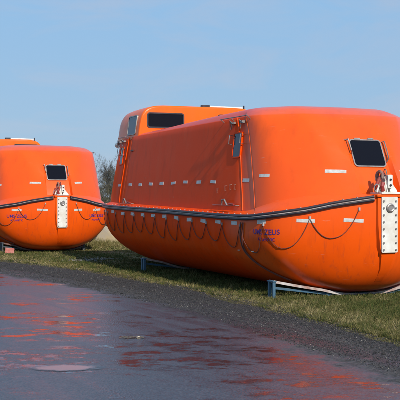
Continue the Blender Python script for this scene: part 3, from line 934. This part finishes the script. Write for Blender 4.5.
# grass blades
def grass(n, name, mat):
    ys = 10+ (rng.random(n)**1.35)*36
    gx_ = np.array([edge_x(GE, y) for y in ys])
    half = .31*ys
    lo = np.maximum(gx_-.12, -half); hi = half
    ok = hi > lo; ys, lo, hi, gx_ = ys[ok], lo[ok], hi[ok], gx_[ok]
    xs = lo+(hi-lo)*rng.random(len(ys))
    # clumps
    cl = np.sin(xs*3.1+ys*1.7)+np.sin(xs*7.3-ys*4.1+1)+np.sin(xs*1.1+ys*.6+2)
    edge = np.clip((xs-gx_)/.45, 0, 1)
    bare = np.sin(xs*2.3+1.3*np.sin(ys*1.1))+np.sin(ys*2.9+xs)+.6*np.sin(xs*9+ys*5)
    keep = (rng.random(len(ys)) < (.20+.8*edge)) & ((bare < 1.1) | (rng.random(len(ys)) < .35))
    xs, ys, cl, edge = xs[keep], ys[keep], cl[keep], edge[keep]; n = len(xs)
    far = ys/14
    h = (.016+.028*rng.random(n)**1.5)*(1+.25*cl.clip(-1, 2))*(.5+.5*edge)
    tall = rng.random(n) < .02; h[tall] *= 2.0
    w = (.0035+.003*rng.random(n))*np.maximum(1, far)
    a = rng.random(n)*6.28; lean = rng.random((n, 2))-.5
    bx, by = np.cos(a)*w, np.sin(a)*w
    z0 = np.zeros(n)
    V = np.zeros((n, 3, 3))
    V[:, 0] = np.stack([xs-bx, ys-by, z0], -1); V[:, 1] = np.stack([xs+bx, ys+by, z0], -1)
    V[:, 2] = np.stack([xs+lean[:, 0]*h*1.6, ys+lean[:, 1]*h*1.6, h], -1)
    Fc = np.arange(n*3).reshape(n, 3)
    t = np.clip(.54+.15*cl*-.6+.30*np.sin(xs*.9+ys*.45+1)*.5+(rng.random(n)-.5)*.75, 0, 1)
    return numpy_mesh(name, V.reshape(-1, 3), Fc, mat, 3, np.repeat(t, 3))
def tufts(n, mat):
    cy = 10+(rng.random(n)**1.3)*32; ge = np.array([edge_x(GE, y) for y in cy]); hi = .24*cy
    cx = ge+.05+(hi-ge)*rng.random(n)**1.4
    k = 26; ty = np.repeat(cy, k); tx = np.repeat(cx, k); m_ = n*k
    big = np.repeat(.5+rng.random(n), k)
    a = rng.random(m_)*6.28; rr_ = rng.random(m_)*.045*big
    x = tx+np.cos(a)*rr_; y = ty+np.sin(a)*rr_; h = (.035+.055*rng.random(m_))*big; w = .003*np.maximum(1, ty/15)
    V = np.zeros((m_, 3, 3)); b_ = rng.random(m_)*6.28; z = np.zeros(m_)
    V[:, 0] = np.stack([x-np.cos(b_)*w, y-np.sin(b_)*w, z], -1); V[:, 1] = np.stack([x+np.cos(b_)*w, y+np.sin(b_)*w, z], -1)
    V[:, 2] = np.stack([x+np.cos(a)*h*.7, y+np.sin(a)*h*.7, h], -1)
    t = np.clip(np.repeat(rng.random(n)*.9, k)+(rng.random(m_)-.5)*.35, 0, 1)
    return numpy_mesh('grass_tufts', V.reshape(-1, 3), np.arange(m_*3).reshape(m_, 3), mat, 3, np.repeat(t, 3))
M['grass'] = tintmat('grass blades', [(0, (.030, .050, .010, 1)), (.40, (.080, .085, .020, 1)), (.7, (.15, .125, .045, 1)), (1, (.30, .24, .12, 1))], .8)
tf = tufts(1500, M['grass']); tag(tf, 'coarser tufts of green and dead grass in the turf', 'grass', kind='stuff')
gs = grass(430000, 'grass', M['grass']); tag(gs, 'short green and straw coloured grass around the boat cradles', 'grass', kind='stuff')

# ------------------------------------------------------------------ small loose things
bp = img2ground(9.5, 253.5)
bm_ = MB(); bm_.box((0, 0, .085), (.26, .16, .15), Matrix.Rotation(.12, 3, 'Y'))
bo = bm_.build('brick', M['brick'], None, bevel=.008); bo.location = (bp.x, bp.y, 0); bo.rotation_euler.z = .25
tag(bo, 'pale red brick lying under the left lifeboat beside the cradle post', 'brick')
cpn = img2ground(106, 242)
ch = MB()
pts = [(-.42, -.25, 0), (.50, -.30, 0), (.55, .35, 0), (-.45, .30, 0), (-.12, -.10, .56), (-.02, .10, .62), (.16, -.12, .42), (.48, .1, .10), (-.40, .0, .16)]
ch.v = pts
bmx = bmesh.new()
for p in pts: bmx.verts.new(p)
bmesh.ops.convex_hull(bmx, input=bmx.verts)
bmesh.ops.bevel(bmx, geom=bmx.edges[:], offset=.02, segments=2, affect='EDGES')
me = bpy.data.meshes.new('concrete_block'); bmx.to_mesh(me); bmx.free(); me.materials.append(M['concrete'])
co = bpy.data.objects.new('concrete_block', me); COL.objects.link(co); co.location = (cpn.x, cpn.y, 0)
tag(co, 'pale wedge shaped concrete block on the grass between the two lifeboats', 'concrete block')

# little twig and stones on the road
dp = img2ground(131, 338.5); db = MB()
rr = random.Random(2)
for i in range(9):
    a = rr.random()*6.28; x, y = rr.uniform(-.09, .07), rr.uniform(-.05, .05)
    db.tube([(x, y, .012), (x+.05*math.cos(a), y+.03*math.sin(a), .022), (x+.09*math.cos(a+.4), y+.05*math.sin(a+.4), .014)], .005, 5)
do = db.build('leaf_litter', M['bark'], None); do.location = (dp.x, dp.y, 0)
tag(do, 'small dark scrap of leaves lying on the wet tarmac', 'leaf litter')
sb = MB(); sb.tube([(-.022, 0, .014), (0, .003, .018), (.02, 0, .014)], .014, 7, radii=[.006, .013, .007])
so = sb.build('pebble', plain('cream stone', (.6, .5, .36), .7), None); so.location = (dp.x+.09, dp.y-.02, 0)
tag(so, 'single cream pebble beside the leaf scrap on the tarmac', 'pebble')

# ------------------------------------------------------------------ background: bare trees and scrub
M['twig'] = tintmat('twigs', [(0, (.07, .062, .060, 1)), (.6, (.13, .115, .105, 1)), (1, (.13, .135, .08, 1))], .9)
def tree_data(seed, H):
    r_ = random.Random(seed); trunk = MB(); V = []; Fc = []; T = []
    def branch(p, d, ln, r, lvl):
        q = p; pts = [p]; rad = [r]
        n = 4
        for i in range(n):
            d = (d+Vector((r_.uniform(-.22, .22), r_.uniform(-.22, .22), r_.uniform(-.05, .16)))).normalized()
            q = q+d*(ln/n); pts.append(q); rad.append(r*(1-.55*(i+1)/n))
        trunk.tube(pts, r, 5 if lvl < 2 else 3, caps=False, radii=rad)
        if lvl < 4:
            for k in range(4 if lvl < 3 else 3):
                i = r_.choice((2, 3, 4)) if lvl else r_.choice((1, 2, 3, 4, 4))
                a = r_.random()*6.28; el = r_.uniform(.2, .9)
                nd = (d*.8+Vector((math.cos(a)*el, math.sin(a)*el, r_.uniform(.0, .5)))).normalized()
                branch(pts[i], nd, ln*r_.uniform(.5, .72), rad[i]*.62, lvl+1)
        else:
            for k in range(16):
                i = r_.randrange(1, 5); s_ = pts[i]
                dd = Vector((r_.uniform(-1, 1), r_.uniform(-1, 1), r_.uniform(-.3, 1.2))).normalized()*r_.uniform(.15, .42)
                w = Vector((r_.uniform(-1, 1), r_.uniform(-1, 1), 0)).normalized()*.009
                b0 = len(V); V.extend([s_-w, s_+w, s_+dd]); Fc.append((b0, b0+1, b0+2)); T.extend([r_.random()]*3)
    for k in range(3):
        branch(Vector((r_.uniform(-.2, .2), r_.uniform(-.2, .2), -.05)), Vector((r_.uniform(-.25, .25), r_.uniform(-.25, .25), 1)).normalized(), H*.42, .07, 0)
    return trunk, V, Fc, T
protos = []
for sd, H in ((1, 5.6), (5, 5.0), (9, 6.2)):
    tb, V, Fc, T = tree_data(sd, H)
    r_ = empty('bare_tree', (0, 0, 0))
    tr = MB(); tr.v = tb.v; tr.f = tb.f
    me = bpy.data.meshes.new('trunk'); me.from_pydata(tb.v, [], tb.f); me.materials.append(M['bark']); me.shade_smooth()
    o = bpy.data.objects.new('trunk', me); COL.objects.link(o); o.parent = r_
    cr = numpy_mesh('crown', np.array([tuple(q) for q in V]), np.array(Fc), M['twig'], 3, np.array(T)); cr.parent = r_
    protos.append(r_)
r2 = random.Random(21)
spots = []
for i in range(26):
    spots.append((-78+i*5.0+r2.uniform(-1.3, 1.3), r2.uniform(74, 96)))
spots += [(-7.2, 78), (-9.0, 84), (-8.2, 92)]
used = set()
for i, (x, y) in enumerate(spots):
    k = i % 3
    if i >= 26: k = (2, 1, 0)[i-26]
    if k not in used: o = protos[k]; used.add(k)
    else: o = copy_tree(protos[k])
    o.location = (x, y, 0); o.rotation_euler.z = r2.random()*6.28; s_ = r2.uniform(.78, .95) if i < 26 else (.90, .62, .80)[i-26]
    if i < 26 and -.14 < x/y < -.07: s_ *= .68
    o.scale = (s_, s_, s_*r2.uniform(.9, 1.0))
    tag(o, 'bare grey winter tree in the row far behind the lifeboats', 'tree', 'bare trees in the far row')
# scrub: one mass of thin stems
def scrub(n, name):
    ys = rng.uniform(48, 72, n); xs = rng.uniform(-45, 30, n)
    hh = (1.0+.75*(np.sin(xs*.7)+np.sin(xs*.31+ys*.5)+2)/2+rng.random(n)*.5)*np.clip((ys-44)/16, .25, 1.2)
    V = np.zeros((n, 3, 3)); a = rng.random(n)*6.28; w = .005+.009*rng.random(n)
    z0 = rng.random(n)**1.1*hh*.95; l = .14+rng.random(n)*.34
    V[:, 0] = np.stack([xs-np.cos(a)*w, ys-np.sin(a)*w, z0], -1); V[:, 1] = np.stack([xs+np.cos(a)*w, ys+np.sin(a)*w, z0], -1)
    V[:, 2] = np.stack([xs+(rng.random(n)-.5)*l*1.6, ys+(rng.random(n)-.5)*l*1.6, z0+l*rng.random(n)], -1)
    t = np.clip(.35+.3*np.sin(xs*.5+ys)+.5*(rng.random(n)-.5), 0, 1)
    return numpy_mesh(name, V.reshape(-1, 3), np.arange(n*3).reshape(n, 3), M['scrubm'], 3, np.repeat(t, 3))
M['scrubm'] = tintmat('dry scrub', [(0, (.035, .040, .018, 1)), (.5, (.085, .070, .045, 1)), (1, (.20, .16, .09, 1))], .95)
sc = scrub(300000, 'scrub'); tag(sc, 'tangled dry scrub along the field behind the boats', 'scrub', kind='stuff')
# dry tall grass strip nearer, behind the boats
def drygrass(n):
    ys = rng.uniform(33, 50, n); xs = rng.uniform(-14, 10, n)
    ok = xs > np.array([edge_x(GE, y) for y in ys])+.5; xs, ys = xs[ok], ys[ok]; n = len(xs)
    h = .06+.16*rng.random(n)*(1+.5*np.sin(xs*1.9+ys*.8)); a = rng.random(n)*6.28; w = .010
    V = np.zeros((n, 3, 3)); z = np.zeros(n)
    V[:, 0] = np.stack([xs-np.cos(a)*w, ys-np.sin(a)*w, z], -1); V[:, 1] = np.stack([xs+np.cos(a)*w, ys+np.sin(a)*w, z], -1)
    V[:, 2] = np.stack([xs+(rng.random(n)-.5)*h, ys+(rng.random(n)-.5)*h, h], -1)
    t = np.clip(.65+.4*(rng.random(n)-.5), 0, 1)
    return numpy_mesh('dry_grass', V.reshape(-1, 3), np.arange(n*3).reshape(n, 3), M['grass'], 3, np.repeat(t, 3))
dg_ = drygrass(60000); tag(dg_, 'taller straw coloured dry grass behind the boats', 'dry grass', kind='stuff')

# ------------------------------------------------------------------ light
u = Vector((math.cos(U), math.sin(U), 0)); nn = Vector((math.cos(U+math.pi/2), math.sin(U+math.pi/2), 0))
az = R(2); EL = R(32)
hd = (-u*math.cos(az) - nn*math.sin(az)).normalized()
sun_dir = Vector((hd.x*math.cos(EL), hd.y*math.cos(EL), math.sin(EL)))
sd = bpy.data.lights.new('sun', 'SUN'); sd.energy = 4.5; sd.angle = R(.53); sd.color = (1, .93, .84)
so_ = bpy.data.objects.new('sun', sd); COL.objects.link(so_)
so_.rotation_euler = sun_dir.to_track_quat('Z', 'Y').to_euler(); so_.location = (10, -10, 30)
w = bpy.data.worlds.new('World'); scene.world = w; w.use_nodes = True
nt = w.node_tree; bg = nt.nodes['Background']
sk = nt.nodes.new('ShaderNodeTexSky'); sk.sky_type = 'NISHITA'; sk.sun_disc = False
sk.sun_elevation = EL; sk.sun_rotation = math.atan2(sun_dir.x, sun_dir.y)
sk.air_density = 1.0; sk.dust_density = .4; sk.ozone_density = 3.5; sk.altitude = 0
tc = N(nt, 'ShaderNodeTexCoord'); mp = N(nt, 'ShaderNodeMapping'); mp.inputs['Scale'].default_value = (1, 1, 3.2)
nt.links.new(tc.outputs['Generated'], mp.inputs[0])
cl = ramp(nt, noise(nt, mp.outputs[0], 5.5, 7, .6, .6), .48, .78)
cc = mix(nt, math_(nt, 'MULTIPLY', cl, .30), sk.outputs[0], (5.2, 5.3, 6.0, 1))
sz = N(nt, 'ShaderNodeSeparateXYZ'); nt.links.new(tc.outputs['Generated'], sz.inputs[0])
grad = ramp(nt, sz.outputs[2], 0.0, .24, (3.35, 4.8, 6.5, 1), (2.7, 5.0, 7.8, 1))
cl2 = ramp(nt, noise(nt, mp.outputs[0], 7.0, 8, .60, .6), .44, .66)
grad = mix(nt, math_(nt, 'MULTIPLY', cl2, .5), grad, (4.3, 5.0, 6.4, 1))
cc2 = mix(nt, .88, sk.outputs[0], grad); nt.links.new(cc2, bg.inputs[0]); bg.inputs[1].default_value = .105

vs = scene.view_settings
vs.view_transform = 'Standard'; vs.look = 'None'; vs.exposure = 0; vs.gamma = 1; vs.use_curve_mapping = False
